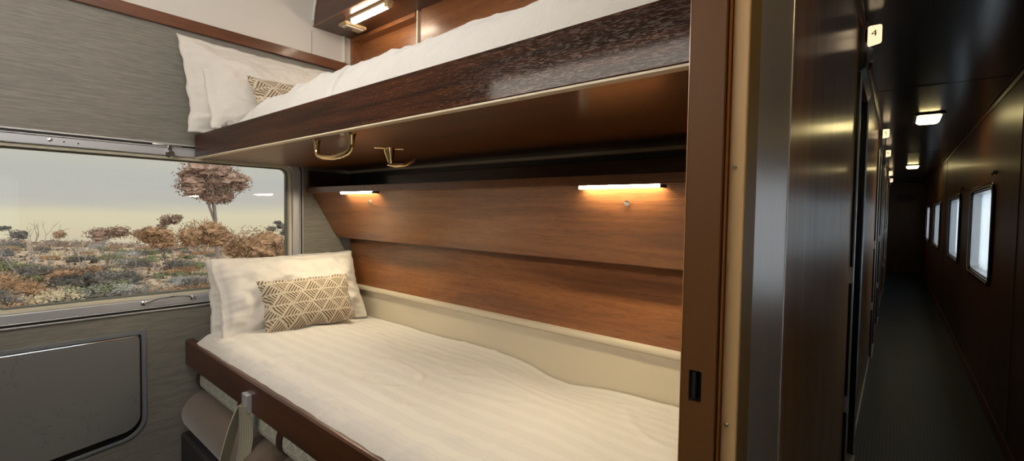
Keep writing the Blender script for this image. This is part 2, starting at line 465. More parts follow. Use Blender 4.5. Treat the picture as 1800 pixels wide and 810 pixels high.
# ------------------------------------------------ fold-down table in the window wall
tb = thing('fold_down_table', (WX, .2, .36), 'grey mottled fold-away table panel set in the wall below the window', 'table')
def trap(y0, y1, z1, r, off):
    """outline with a slightly sloping bottom edge and round lower corners"""
    def zb(y): return .389-off+(y-.408)*.122
    P = [(y1-.004, z1), (y0, z1)]
    P += [(y0, zb(y0))]
    n = 8; c = (y1-r, zb(y1-r)+r)
    for k in range(n+1):
        a = math.radians(-90+90*k/n); P.append((c[0]+r*math.cos(a), c[1]+r*math.sin(a)))
    P += [(y1, z1-.004)]
    return P
MB().ring(trap(-.32, .450, .786, .088, .043), trap(-.30, .434, .770, .075, .030), 'X', WX-.002, WX+.006).obj('surround', GREY_P, tb, .002)
MB().prism(trap(-.302, .436, .771, .075, .030), 'X', WX-.0005, WX+.0015).obj('recess', BLACK, tb)
MB().prism(trap(-.295, .4265, .762, .062, .0), 'X', WX+.003, WX+.018).obj('leaf', TABLE, tb, .001)
MB().prism([(q[0]*1.0+.0012, q[1]-.0012) for q in trap(-.295, .4265, .762, .062, .0)], 'X', WX+.002, WX+.0165).obj('edge_band', simple('brown_edge_band', (.12, .06, .03), .4), tb)
MB().tube([(WX+.012, -.29, .766), (WX+.012, .424, .766)], .0035, 8).obj('piano_hinge', CHROME, tb)

# ------------------------------------------------ overhead locker + soffit
lk = thing('overhead_locker', (-1.3, 1.24, 2.235), 'dark timber overhead locker along the ceiling above the top bed', 'locker')
pf = [(-.215, 2.235), (-.215, 2.62)]
arc = [(WX+R_*(1-math.cos(math.radians(9*k)))+.004, 2.20+R_*math.sin(math.radians(9*k))) for k in range(10, 0, -1)]
MB().prism(pf+arc+[(WX+.003, 2.235)], 'Y', 1.136, 1.38).obj('carcass', W_SOFF, lk)
MB().box(WX+.003, -.215, 1.131, 1.1358, 2.2351, 2.24).obj('front_bead', W_MID, lk, .001)
struct(MB().tube([(q[0]-.001, 1.131, q[1]) for q in arc][::-1], .006, 8).obj('trim_7', WHITE_P))
# wall niche above the pillows of the top bunk
n_ = thing('wall_niche', (-2.1, BY, 1.75), 'recessed walnut niche in the wall behind the top bed', 'niche')
MB().box(WX, -1.795, BY+.045, BY+.058, 1.50, 2.235).obj('back_panel', W_MID, n_)
MB().box(WX+.001, WX+.03, BY-.002, BY+.045, 1.50, 2.235).obj('side_post', W_MID, n_, .001)
MB().box(WX+.03, -1.815, BY-.002, BY+.045, 2.214, 2.2348).obj('head_rail', W_MID, n_, .001)
MB().box(-1.800, -1.792, BY-.006, BY+.045, 1.50, 2.2348).obj('divider', CREAM_E, n_, .001)
# LED tube below the locker
l1 = thing('reading_light', (-1.97, 1.195, 2.235), 'lit slim tube light under the dark overhead locker', 'light')
MB().box(-2.12, -1.80, 1.180, 1.212, 2.222, 2.235).obj('base', BEIGE_PL, l1, .002)
MB().prism([(1.182+.0, 2.2225), (1.184, 2.208), (1.190, 2.203), (1.202, 2.203), (1.208, 2.208), (1.210, 2.2225)], 'X', -2.115, -1.835).obj('diffuser', LED2, l1, .001)
MB().box(-1.834, -1.805, 1.184, 1.208, 2.207, 2.2225).obj('end_cap', BEIGE_PL, l1, .001)
MB().disc((-1.765, 1.19, 2.222), .007, 'Z', .013, 14).obj('touch_button', BRASS, l1)
sw = thing('switch_plate', (-2.2, 1.245, 2.235), 'small beige switch box on the underside of the overhead locker', 'switch')
MB().box(-2.243, -2.172, 1.188, 1.302, 2.219, 2.235).obj('housing', BEIGE_PL, sw, .003)
fp_ = MB().box(-2.232, -2.184, 1.20, 1.292, 2.214, 2.2205).obj('face_plate', WHITE_PL, sw, .002)
MB().box(-2.222, -2.196, 1.212, 1.245, 2.211, 2.2155).obj('rocker', simple('olive_rocker', (.16, .14, .05), .4), fp_, .001)
DIMI = simple('dim_indicator', (.2, .18, .1), .3)
for y in (1.262, 1.272, 1.282): MB().disc((-2.21, y, 2.2125), .003, 'Z', .002, 8).obj('indicator', DIMI, fp_)

# ------------------------------------------------ shelf and slanted panel
sh = thing('wall_shelf', (-1.3, 1.22, 1.375), 'long walnut shelf between the two beds with lights underneath', 'shelf')
MB().box(WX+.002, -.22, 1.098, BY-.001, 1.375, 1.404).obj('board', W_MID, sh, .0015)
MB().box(WX+.002, WX+.016, 1.106, BY-.001, 1.404, 1.489).obj('end_post', W_RAIL, sh, .001)
MB().box(WX+.016, -.22, BY-.006, BY-.0006, 1.404, 1.489).obj('back_board', DARKPURPLE, sh)
MB().box(WX+.40, -.22, BY-.03, BY-.0061, 1.404, 1.470).obj('back_rail', W_UNDER, sh, .002)
sl = MB().prism([(1.128, 1.3748), (1.262, 1.1415), (1.278, 1.1375), (1.290, 1.142), (1.157, 1.3748)], 'X', WX+.004, -.22).obj('slanted_panel', W_MID, None, .001)
tag(sl, 'slanted walnut wall panel under the shelf lit from above by two lights', 'panel')
def strip(x0, x1, lab, capx):
    t = thing('reading_light', ((x0+x1)/2, 1.115, 1.375), lab, 'light')
    MB().box(x0-.003, x0-.0005, 1.1015, 1.127, 1.3660, 1.3748).obj('end_plate', ALU, t)
    MB().prism([(1.1005, 1.3749), (1.1262, 1.3680), (1.127, 1.3749)], 'X', x0, x1).obj('diffuser', LED, t, 0, None)
    MB().box(x1+.0005, capx, 1.102, 1.127, 1.3660, 1.3748).obj('end_cap', DARKM, t)
    return t
strip(-2.058, -1.795, 'left one of the two lit strip lights under the walnut shelf, by the window end', -1.775)
strip(-.718, -.474, 'right one of the two lit strip lights under the walnut shelf, by the doorway', -.465)
for x, lab in ((-1.893, 'small round metal touch button under the left shelf light'), (-.59, 'small round metal touch button under the right shelf light')):
    y = 1.1545; z = 1.3278; nv = Vector((0, -.233, -.134)).normalized()
    nn = Vector((0, -.2333, -.134)); nn = Vector((0, -0.867, -0.498))
    p = Vector((x, y-.001, z))
    o = MB().tube([p-nn*.001, p+nn*.003, p+nn*.0035], [.0085, .0085, .006], 20).obj('touch_button', CHROME)
    tag(o, lab, 'button')

# ================================================================== UPPER BUNK
ub = thing('upper_bunk', (-1.3, .98, 1.504), 'top bunk with a dark open-grain rail and polished walnut underside', 'bunk bed')
MB().box(WX+.022, -.222, .617, .650, 1.5065, 1.603).obj('front_rail', W_COARSE, ub, .002)
child_label(ub.children[-1], 'dark varnished front rail with coarse glittering grain')
MB().box(WX+.022, -.222, .6165, .634, 1.5015, 1.5062).obj('edge_strip', CREAM_E, ub, .001)
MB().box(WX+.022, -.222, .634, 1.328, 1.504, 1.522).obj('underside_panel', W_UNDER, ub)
MB().box(WX+.022, -.222, 1.322, 1.3275, 1.492, 1.5035).obj('back_edge_strip', CREAM_E, ub)
MB().tube([(-2.075, .632, 1.609), (-2.070, .632, 1.610), (-2.03, .630, 1.613), (-2.022, .630, 1.6135), (-1.99, .629, 1.615)], [.007, .0095, .0095, .012, .012], 16).obj('rail_ferrule', simple('satin_nickel', (.62, .60, .57), .38, .8), ub)
# brass grab handle
def grab(x0, x1, y):
    m_ = MB()
    path = []
    m_.tube([(x0, y, 1.5038), (x0, y, 1.500)], [.012, .011], 14)
    m_.tube([(x1, y, 1.5038), (x1, y, 1.500)], [.012, .011], 14)
    P = [(x0, y, 1.502), (x0+.001, y, 1.475), (x0+.004, y, 1.462), (x0+.016, y, 1.455), (x0+.045, y, 1.450), ((x0+x1)/2, y, 1.446), (x1-.045, y, 1.450), (x1-.016, y, 1.456), (x1-.004, y, 1.463), (x1-.001, y, 1.476), (x1, y, 1.502)]
    m_.tube(P, [.010, .0075, .007, .0075, .008, .0085, .008, .0075, .007, .0075, .010], 12)
    return m_
grab(-1.377, -1.178, .662).obj('grab_handle', BRASS, ub, 0, 60)
m_ = MB()
hx, hy = -1.335, .885
m_.tube([(hx-.028, hy-.04, 1.502), (hx+.02, hy+.04, 1.502)], .011, 12, True, .3, (0, 0, 1))
m_.tube([(hx, hy, 1.503), (hx, hy, 1.49), (hx+.002, hy+.003, 1.465), (hx+.003, hy+.005, 1.452)], [.019, .017, .011, .010], 16)
m_.tube([(hx-.004, hy-.004, 1.450), (hx+.012, hy+.016, 1.4455), (hx+.028, hy+.042, 1.449), (hx+.038, hy+.066, 1.462), (hx+.042, hy+.080, 1.480)], [.008, .010, .009, .007, .004], 14, True, .7)
m_.obj('latch_handle', BRASS, ub, 0, 60)

# ------------------------------------------------ bedding helpers
def fbm(x, y, z=0, o=4):
    return noise.fractal(Vector((x, y, z)), 1.0, 2.0, o)
def ridge(x, y, z=0):
    return 1-abs(noise.noise(Vector((x, y, z))))*2
def cloth(name, m, nu, nv, f, zb, label=None, cat=None, parent=None, uvf=None):
    bm = bmesh.new(); uv = bm.loops.layers.uv.new('UVMap'); G = []
    for i in range(nu+1): G.append([bm.verts.new(f(i/nu, j/nv)) for j in range(nv+1)])
    for i in range(nu):
        for j in range(nv):
            fc = bm.faces.new((G[i][j], G[i+1][j], G[i+1][j+1], G[i][j+1]))
            for lp in fc.loops: lp[uv].uv = (lp.vert.co.x, lp.vert.co.y)
    edge = [G[i][0] for i in range(nu+1)]+[G[nu][j] for j in range(1, nv+1)]+[G[i][nv] for i in range(nu-1, -1, -1)]+[G[0][j] for j in range(nv-1, 0, -1)]
    low = [bm.verts.new((v.co.x, v.co.y, zb)) for v in edge]
    n = len(edge)
    for k in range(n): bm.faces.new((edge[k], edge[(k+1) % n], low[(k+1) % n], low[k]))
    bm.faces.new(low[::-1])
    bmesh.ops.recalc_face_normals(bm, faces=bm.faces[:])
    me = bpy.data.meshes.new(name); bm.to_mesh(me); bm.free(); me.materials.append(m); me.shade_smooth()
    me.set_sharp_from_angle(angle=math.radians(70))
    o = bpy.data.objects.new(name, me); C.objects.link(o)
    if label: tag(o, label, cat)
    return o
def sstep(a, b, x):
    t = max(0, min(1, (x-a)/(b-a))); return t*t*(3-2*t)

# mattress + duvet of the top bunk
mt = cloth('mattress', SHEET_UP, 60, 24, lambda u, v: (
    WX+.03+u*2.14, .656+v*.664, 1.525+.085*min(1, (1-abs(2*u-1)**14))*(1-abs(2*v-1)**10)+.002), 1.523,
    'white sheeted mattress of the top bunk, showing below its pillows', 'mattress')
def make_folds(n, x0, x1, y0, y1, a0, a1, amp, wid, ln, seed):
    r = random.Random(seed); L = []
    for _ in range(n):
        a = math.radians(r.uniform(a0, a1)); L.append((r.uniform(x0, x1), r.uniform(y0, y1), math.cos(a), math.sin(a), r.uniform(.4, 1)*ln, r.uniform(.6, 1.6)*wid, r.uniform(.4, 1)*amp*r.choice((1, 1, -1)), r.uniform(-2, 2)))
    return L
def folds(L, x, y):
    h = 0
    for fx, fy, c, s_, ln, w_, a, k in L:
        dx, dy = x-fx, y-fy; t = (dx*c+dy*s_)/ln
        if abs(t) > 1.6: continue
        d = (-dx*s_+dy*c-k*.02*t*t)/w_
        if abs(d) > 3: continue
        h += a*math.exp(-d*d-t*t*2)
    return h
FU = make_folds(70, -2.0, -.25, .63, .80, 10, 85, .010, .010, .10, 4)+make_folds(22, -2.0, -.25, .70, 1.2, -15, 60, .012, .020, .22, 6)+make_folds(16, -2.02, -1.8, .62, .9, 60, 120, .010, .009, .09, 16)
FL = make_folds(26, -2.2, -.3, .60, .72, -25, 40, .006, .008, .09, 5)+make_folds(16, -1.9, -.3, .75, 1.25, -40, 50, .0035, .008, .14, 15)
def up_duvet(u, v):
    x = -2.03+u*1.795; y0 = .638; y = y0+v*(1.330-y0)
    s = v
    h = .165*(1-(1-min(1, s/.42))**2.6)
    h *= 1-.35*sstep(.75, 1, s)
    end = sstep(0, .055, u)**.6
    lift = .55+.45*sstep(.0, .20, u)
    h = h*end*lift
    und = .012*fbm(x*2.3+4, y*3, 0, 3)
    wr = .022*max(0, ridge(x*4+y*3, y*7-x*2, 2)-.5) + .008*fbm(x*8-y*6, y*10, 5, 2)*sstep(0, .1, u) + .010*max(0, ridge(x*8+y*12, y*5-x*3, 8)-.6)*(1-sstep(.1, .5, s))
    crease = -.030*math.exp(-((x+1.275+(y-.66)*.5)/.010)**2)*sstep(.0, .02, s)*(1-sstep(.1, .3, s))
    bulge = .010*math.sin(x*7.5)*sstep(.1, .5, s)
    gather = .006*math.sin(x*120+3*math.sin(y*20))*math.exp(-((u-.05)/.05)**2)
    z = 1.607+h+(und+wr+bulge+gather)*min(1, s*8+.15)+crease
    yy = y - .012*math.sin(min(1, s/.2)*PI)*(1+.8*fbm(x*5, 3, 1, 3))
    z += folds(FU, x, y)*min(1, s*10)*sstep(0, .04, u)
    return (x, yy, max(z, 1.606))
cloth('duvet', SHEET_UP, 320, 110, up_duvet, 1.605, 'white rumpled duvet spread over the top bunk', 'duvet')

# ================================================================== PILLOWS
def pillow(name, m, W, Hh, T, origin, uax, vax, label, cat, seed=0, corner=.06, flange=0, wr=.010, group=None, sag=0, nu=72, nv=48, bend=0):
    """origin = middle of the bottom edge; uax along the width, vax up the height"""
    uax = Vector(uax).normalized(); vax = Vector(vax).normalized(); n = uax.cross(vax).normalized()
    bm = bmesh.new(); uv = bm.loops.layers.uv.new('UVMap'); S = {}
    O = Vector(origin)
    for side in (1, -1):
        for i in range(nu+1):
            for j in range(nv+1):
                u = 2*i/nu-1; v = 2*j/nv-1
                edge = i in (0, nu) or j in (0, nv)
                if side == -1 and edge: S[side, i, j] = S[1, i, j]; continue
                fu = 1-flange*2/W; fv = 1-flange*2/Hh
                uu = min(1, abs(u)/fu); vv = min(1, abs(v)/fv)
                th = ((1-uu**3.2)*(1-vv**3.2))
                th = T/2*(max(th, 0)**.58)+.0015
                x = W/2*u*(1-corner*(1-v*v)*.9); y = Hh/2*v*(1-corner*(1-u*u))
                x += .008*fbm(v*2.6, seed+.5, u*.6, 3)*abs(u)**3; y += .008*fbm(u*3, seed+9.5, v, 3)*abs(v)**3
                rad = math.hypot(u, v)
                w_ = wr*fbm(u*3+seed, v*2.6, side*2+seed, 4)*(1-max(abs(u), abs(v))**8)
                w_ += wr*.7*max(0, ridge(u*3.2+v*2+seed, v*2.2-u*2.4, seed+side))*(max(abs(u), abs(v))**2)*(1-max(abs(u), abs(v))**20)
                # puckers along the seams
                w_ += wr*.10*math.sin(v*38+seed)*sstep(.6, .9, abs(u))*(1-sstep(.93, 1, abs(u)))
                z = side*(th+w_)
                z += bend*(u*u)
                y2 = y+Hh/2 - sag*(1-u*u)*(v*.5+.5)
                p = O+uax*x+vax*y2+n*z
                S[side, i, j] = bm.verts.new(p)
    loc = {}
    for side in (1, -1):
        for i in range(nu):
            for j in range(nv):
                q = [S[side, i, j], S[side, i+1, j], S[side, i+1, j+1], S[side, i, j+1]]
                ij = [(i, j), (i+1, j), (i+1, j+1), (i, j+1)]
                if side == -1: q.reverse(); ij.reverse()
                fc = bm.faces.new(q)
                for lp, (a, b2) in zip(fc.loops, ij): lp[uv].uv = (a/nu*W, b2/nv*Hh)
    me = bpy.data.meshes.new(name); bm.to_mesh(me); bm.free(); me.materials.append(m); me.shade_smooth()
    o = bpy.data.objects.new(name, me); C.objects.link(o)
    tag(o, label, cat, group)
    # welt around the edge
    return o, S
def lean(dx, dz): return (-dx, 0, dz)

# lower bed pillows
pillow('pillow', PCASE2, .67, .338, .13, (-2.275, .975, .738), (0, 1, .0), (-.10, 0, .42), 'cream pillow standing at the window end of the lower bed, behind the other pillow', 'pillow', 11, .03, .014, .016)
pillow('pillow', PCASE, .655, .368, .17, (-2.135, .968, .742), (0, 1, -.01), (-.46, 0, .88), 'white pillow on the lower bed with the patterned cushion leaning on it', 'pillow', 3, .045, .022, .020)
pillow('cushion', CUSH, .395, .235, .10, (-2.035, .968, .765), (.05, 1, -.0), (-.42, 0, .90), 'small brown and cream geometric cushion leaning on the lower bed pillow', 'cushion', 5, .05, .008, .004)
# top bunk pillows
pillow('pillow', PCASE2, .66, .42, .12, (-2.308, .905, 1.600), (0, 1, 0), (-.06, -.02, .42), 'white pillow on the top bunk standing against the wallpaper, its edge past the rail', 'pillow', 21, .05, .022, .017)
pillow('pillow', PCASE2, .64, .40, .15, (-2.19, .945, 1.612), (0, 1, 0), (-.20, -.02, .42), 'white pillow on the top bunk, in front of the one by the wallpaper', 'pillow', 31, .04, .016, .017)
pillow('cushion', CUSH, .36, .235, .09, (-2.07, .945, 1.655), (.04, 1, 0), (-.25, -.02, .42), 'small geometric patterned cushion half hidden behind the top bunk duvet', 'cushion', 8, .05, .008, .004)

# ================================================================== LOWER BUNK
lb = thing('lower_bunk', (-1.3, .96, .55), 'made-up lower bunk with a red-brown timber side rail', 'bunk bed')
MB().prism([(.581, .611), (.584, .608), (.615, .608), (.615, .712), (.610, .716), (.586, .716), (.581, .711)], 'X', WX+.002, -.222).obj('side_rail', W_RAIL, lb, .003)
MB().box(WX+.004, -.222, .615, BY-.024, .60, .64).obj('base_board', W_RAIL, lb)
# patterned pad under the bed base, seen below the rail
def pad():
    bm = bmesh.new(); uv = bm.loops.layers.uv.new('UVMap'); nu, n = 80, 16; G = []
    for i in range(nu+1):
        x = WX+.05+i/nu*2.11; row = []
        for k in range(n):
            a = 2*PI*k/n; ca, sa = math.cos(a), math.sin(a)
            y = .690+.085*math.copysign(abs(ca)**.6, ca); z = .552+.052*math.copysign(abs(sa)**.8, sa)
            row.append(bm.verts.new((x, y, z)))
        G.append(row)
    for i in range(nu):
        for k in range(n):
            f = bm.faces.new((G[i][k], G[i][(k+1) % n], G[i+1][(k+1) % n], G[i+1][k]))
            for lp, (a, b2) in zip(f.loops, ((i, k), (i, k+1), (i+1, k+1), (i+1, k))): lp[uv].uv = (a/nu*2.11, b2*.026)
    bm.faces.new(G[0]); bm.faces.new(G[-1][::-1])
    bmesh.ops.recalc_face_normals(bm, faces=bm.faces[:])
    me = bpy.data.meshes.new('padded_underside'); bm.to_mesh(me); bm.free(); me.materials.append(ROLLF); me.shade_smooth()
    o = bpy.data.objects.new('padded_underside', me); C.objects.link(o)
    o.parent = lb; o.matrix_parent_inverse = Matrix.Translation(-Vector(lb.location))
    child_label(o, 'pale patterned fabric pad under the rail'); return o
pd = pad()
for x in (-2.315, -1.845, -1.505, -1.1, -.7):
    P = []
    for k in range(15):
        a = math.radians(95+170*k/14); P.append((.690+.088*math.copysign(abs(math.cos(a))**.6, math.cos(a)), .552+.055*math.copysign(abs(math.sin(a))**.8, math.sin(a))))
    Q = [((p[0]-.69)*.97+.69, (p[1]-.552)*.96+.552) for p in P]
    MB().prism(P+Q[::-1], 'X', x-.020, x+.020).obj('leather_strap', LEATHER, lb)
# bracket and webbing loop
br_ = MB().box(-1.705, -1.660, .566, .582, .612, .668).box(-1.705, -1.660, .566, .5815, .664, .672).obj('rail_bracket', ALU_B, lb, .0015)
child_label(lb.children[-1], 'brushed steel bracket holding the webbing loop')
for x in (-1.692, -1.675): screw((x, .565, .622), 'Y', .005, br_)
def ribbon(pts, wvec, th=.0035):
    bm = bmesh.new(); uv = bm.loops.layers.uv.new('UVMap'); pts = [Vector(p) for p in pts]; R = []
    wv = [Vector(q) for q in wvec]
    for i, p in enumerate(pts):
        d = (pts[min(i+1, len(pts)-1)]-pts[max(i-1, 0)]).normalized(); n = d.cross(wv[i]).normalized()
        w2 = wv[i]
        R.append([bm.verts.new(p+w2*.5+n*th/2), bm.verts.new(p-w2*.5+n*th/2), bm.verts.new(p-w2*.5-n*th/2), bm.verts.new(p+w2*.5-n*th/2)])
    for i in range(len(R)-1):
        for k in range(4):
            f = bm.faces.new((R[i][k], R[i][(k+1) % 4], R[i+1][(k+1) % 4], R[i+1][k]))
            for lp, (a, b2) in zip(f.loops, ((k, i), (k+1, i), (k+1, i+1), (k, i+1))): lp[uv].uv = (a % 2, b2*.1)
    bm.faces.new(R[0]); bm.faces.new(R[-1][::-1]); bmesh.ops.recalc_face_normals(bm, faces=bm.faces[:])
    me = bpy.data.meshes.new('webbing_loop'); bm.to_mesh(me); bm.free(); me.materials.append(WEB); me.shade_smooth(); me.set_sharp_from_angle(angle=math.radians(45))
    o = bpy.data.objects.new('webbing_loop', me); C.objects.link(o); return o
lp_ = []; wvs = []
for k in range(41):
    t = k/40
    if t < .42: q = t/.42; y = .560-.052*q**.8; z = .638-.190*q; x = -1.690-.004*q
    elif t < .62: q = (t-.42)/.2; y = .5345-.0265*math.cos(q*PI); z = .448-.024*math.sin(q*PI); x = -1.694+.010*q
    else: q = (t-.62)/.38; y = .561+.010*math.sin(q*PI)*1.0-.002*q; z = .448+.190*q; x = -1.684+.012*q
    lp_.append((x, y, z))
    wd_ = .047*(1-.35*math.exp(-(t/.10)**2)-.35*math.exp(-((1-t)/.10)**2))
    a_ = math.radians(-58+100*sstep(.38, .66, t))
    wvs.append((wd_*math.cos(a_), wd_*math.sin(a_), 0))
o = ribbon(lp_, wvs); o.parent = lb; o.matrix_parent_inverse = Matrix.Translation(-Vector(lb.location))

# duvet of the lower bed
def low_duvet(u, v):
    x = WX+.075+u*2.10; y0, y1 = .592, 1.330; y = y0+v*(y1-y0)
    d = v*(y1-y0)
    h = .060*(1-(1-min(1, d/.085))**2.4)                 # front edge rounds over the rail
    h -= .045*sstep(.45, 1, v)                             # falls to the cream ledge
    h -= .010*math.exp(-((v-.1)/.05)**2)
    foot = .018*math.exp(-((x+1.02+(y-1.1)*1.2)/.20)**2)   # raised ridge over the end of the folded blanket
    drop = .030*sstep(-1.05, -.80, x+(y-1.2)*.8)*sstep(.4, 1, v)
    back = -.030*math.exp(-((x+.93)/.16)**2)*sstep(.7, 1, v)
    h += foot*.5-drop*.3+back
    h += .006*fbm(x*2.2, y*3, 1, 3)
    h += .0050*max(0, ridge(x*4.5+y*4, y*6-x*2.0, 7)-.6)*2
    h += .006*max(0, ridge(x*9-y*2, y*16, 17)-.5)*(1-sstep(0, .3, v))
    h += .007*math.exp(-((y-1.10+(x+1.0)*.17-.015*math.sin(x*9))/.006)**2)*sstep(-1.35, -1.2, x)*(1-sstep(-.85, -.70, x))*.5
    le = sstep(0, .035, u)**.5
    zz = .703+(.062+h-.060)*le if False else .708+(h*le)
    zz += folds(FL, x, y)*min(1, v*12)*le
    return (x, y, zz)
cloth('duvet', SHEET, 300, 120, low_duvet, .645, 'white satin-striped duvet spread flat over the lower bed', 'duvet')

# rolled bolsters of the seat below
def bolster(x0, x1, y, z, r, lab):
    P = []; Rr = []; n = 18
    for k in range(n+1):
        t = k/n; x = x0+(x1-x0)*t; e = min(1, min(t, 1-t)*(x1-x0)/.055)
        P.append((x, y, z)); Rr.append(r*(max(.0, 1-(1-e)**2.4)**.5*.75+.25*min(1, e*3) if e < 1 else 1))
    Rr[0] = Rr[-1] = r*.25
    o = MB().tube(P, Rr, 36).obj('seat_bolster', TAUPE, None, 0, 80); tag(o, lab, 'bolster'); return o
P_ = 48
def bolster2(x0, x1, y, z, ry, rz, lab):
    m_ = MB(); xs = []
    for k in range(9): a = k/8*PI/2; xs.append((x0+.06*(1-math.sin(a)) if False else x0+.06*(1-math.cos(a)), math.sin(a)))
    xs = xs[1:]; xs2 = [(x1-(q-x0), r) for q, r in xs[::-1]]
    allx = xs+xs2
    rings = []
    for x, r in allx:
        rings.append([m_.bm.verts.new((x, y+ry*r*math.cos(t), z+rz*r*math.sin(t))) for t in (2*PI*k/P_ for k in range(P_))])
    for i in range(len(rings)-1):
        for k in range(P_): m_.bm.faces.new((rings[i][k], rings[i][(k+1) % P_], rings[i+1][(k+1) % P_], rings[i+1][k]))
    m_.bm.faces.new(rings[0]); m_.bm.faces.new(rings[-1])
    o = m_.obj('seat_bolster', TAUPE, None, 0, 80); tag(o, lab, 'bolster')
bolster2(WX+.012, -1.56, .648, .408, .098, .090, 'taupe upholstered bolster under the patterned pad, at the window end')
bolster2(-1.545, -.24, .648, .408, .098, .090, 'taupe upholstered bolster below the lower bed, nearer the doorway')
sb = thing('bench_seat', (-1.3, .95, 0), 'dark upholstered bench under the bolsters of the lower bunk', 'bench')
MB().box(WX+.006, -.23, .56, BY-.03, .001, .316).obj('plinth', simple('dark_upholstery', (.03, .028, .03), .8), sb, .01)

# ================================================================== DOORWAY
dr = thing('door_1', (-.19, .9, 0), 'brown sliding door pushed back into its pocket, edge and latch slot showing', 'door', None, 'structure')
y0 = .585
lz0, lz1, lx0, lx1 = 1.055, 1.097, -.2045, -.1880
dm = MB()
dm.ring(rr(-.2145, -.1712, .012, 2.15, .003, 3), rr(lx0, lx1, lz0, lz1, .002, 3), 'Y', y0, y0+.012)
dm.obj('door_edge', DOOR_E, dr, 0)
MB().box(-.2145, -.1712, y0+.0122, y0+.70, .012, 2.15).obj('door_leaf', DOOR_E, dr)
lp0 = MB().box(lx0+.0003, lx1-.0003, y0+.009, y0+.0121, lz0, lz1).obj('latch_plate', DARKM, dr)
MB().box(lx0+.003, lx0+.008, y0+.003, y0+.009, lz0+.003, lz1-.003).obj('latch_bolt', BLACK, lp0)
MB().box(-.2158, -.2146, y0-.0008, y0+.03, .012, 2.15).obj('edge_bead', simple('pale_edge_bead', (.45, .22, .08), .3, 0, .5, .4), dr)
jm = thing('door_2', (-.16, .6, 0), 'tan metal door jamb with screws beside the sliding door', 'door frame', None, 'structure')
MB().box(-.1702, -.1680, .593, .64, 0, 2.15).obj('orange_bead', simple('orange_lacquer_bead', (.40, .13, .035), .25, 0, .5, .5), jm, .0005)
jb_ = MB().box(-.1674, -.1475, .600, .645, 0, 2.15).obj('jamb', JAMB, jm, .002)
MB().box(-.1474, -.1468, .6015, .655, 0, 2.15).obj('return', OLIVE, jm)
for z in (1.359, 1.032, .6, 1.75): screw((-.1595, .5992, z), 'Y', .0032, jb_)
MB().box(-.2145, -.146, .57, 1.44, 2.15, 2.68).obj('header', JAMB, jm)
# steel cover panel on the corridor side
pm_ = MB().prism([(-.1600, .660), (-.1455, .868), (-.1500, .868), (-.1645, .660)], 'Z', 0, 2.12).obj('steel_cover', STEEL, jm, .0006)
MB().box(-.150, -.1440, .868, .876, 0, 2.12).obj('cover_bead', ALU_B, jm, .001)
MB().box(-.150, -.1458, .876, .882, 0, 2.12).obj('shadow_gap', BLACK, jm)

# ================================================================== CORRIDOR
CZ = 2.12; LX = -.147; RX = .52; CE = 13.9
struct(box('floor', CARPET, LX-.06, RX+.16, -2.5, CE+.1, -.05, 0))
struct(box('ceiling', CEILM, LX-.06, RX+.02, -2.5, CE+.1, CZ, CZ+.05))
seam = simple('ceiling_seam', (.004, .004, .004), .6)
for y in (3.72, 7.4, 11.1): struct(box('trim_8', seam, LX, RX, y, y+.006, CZ-.0012, CZ))
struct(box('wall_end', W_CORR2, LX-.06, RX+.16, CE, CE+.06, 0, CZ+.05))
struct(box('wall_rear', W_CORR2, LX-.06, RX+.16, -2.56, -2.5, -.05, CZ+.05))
struct(box('wall_corridor_rear', W_CORR, -.2, LX, -2.5, -.60, 0, 2.68))
doors_y = [2.35, 5.13, 6.73, 9.78, 11.63]; DW = .66
# inner corridor wall between the doors
prev = .882
for k, dy in enumerate(doors_y+[CE]):
    a, b2 = (prev, dy) if k == len(doors_y) else (prev, dy-.03)
    if k == 0: b2 = dy-.002
    struct(box('wall_inner', W_CORR, LX-.05, LX, a, b2, 0, CZ))
    struct(box('baseboard_inner', DARKM if k == 0 else STEEL, LX-.001, LX+.006, a+.01, b2-.01, 0, .035, None, .001))
    # cornice
    struct(MB().prism([(LX, CZ), (LX, CZ-.030), (LX+.008, CZ-.030), (LX+.020, CZ-.010), (LX+.020, CZ)], 'Y', a, b2).obj('trim_9', W_CORR2))
    prev = dy+DW+.03
def digit_curve(txt, size, m_, name, parent, mat4):
    cu = bpy.data.curves.new(name, 'FONT'); cu.body = txt; cu.size = size; cu.align_x = 'CENTER'; cu.align_y = 'CENTER'; cu.extrude = .0004
    t = bpy.data.objects.new('tmp_text', cu); C.objects.link(t)
    dg = bpy.context.evaluated_depsgraph_get(); me = bpy.data.meshes.new_from_object(t.evaluated_get(dg))
    bpy.data.objects.remove(t); bpy.data.curves.remove(cu)
    me.transform(mat4); me.materials.clear(); me.materials.append(m_)
    o = bpy.data.objects.new(name, me); C.objects.link(o)
    if parent: o.parent = parent
    return o
HDR = simple('charcoal_header_paint', (.075, .075, .08), .5)
desc = ['nearest', 'second', 'third', 'fourth', 'farthest']
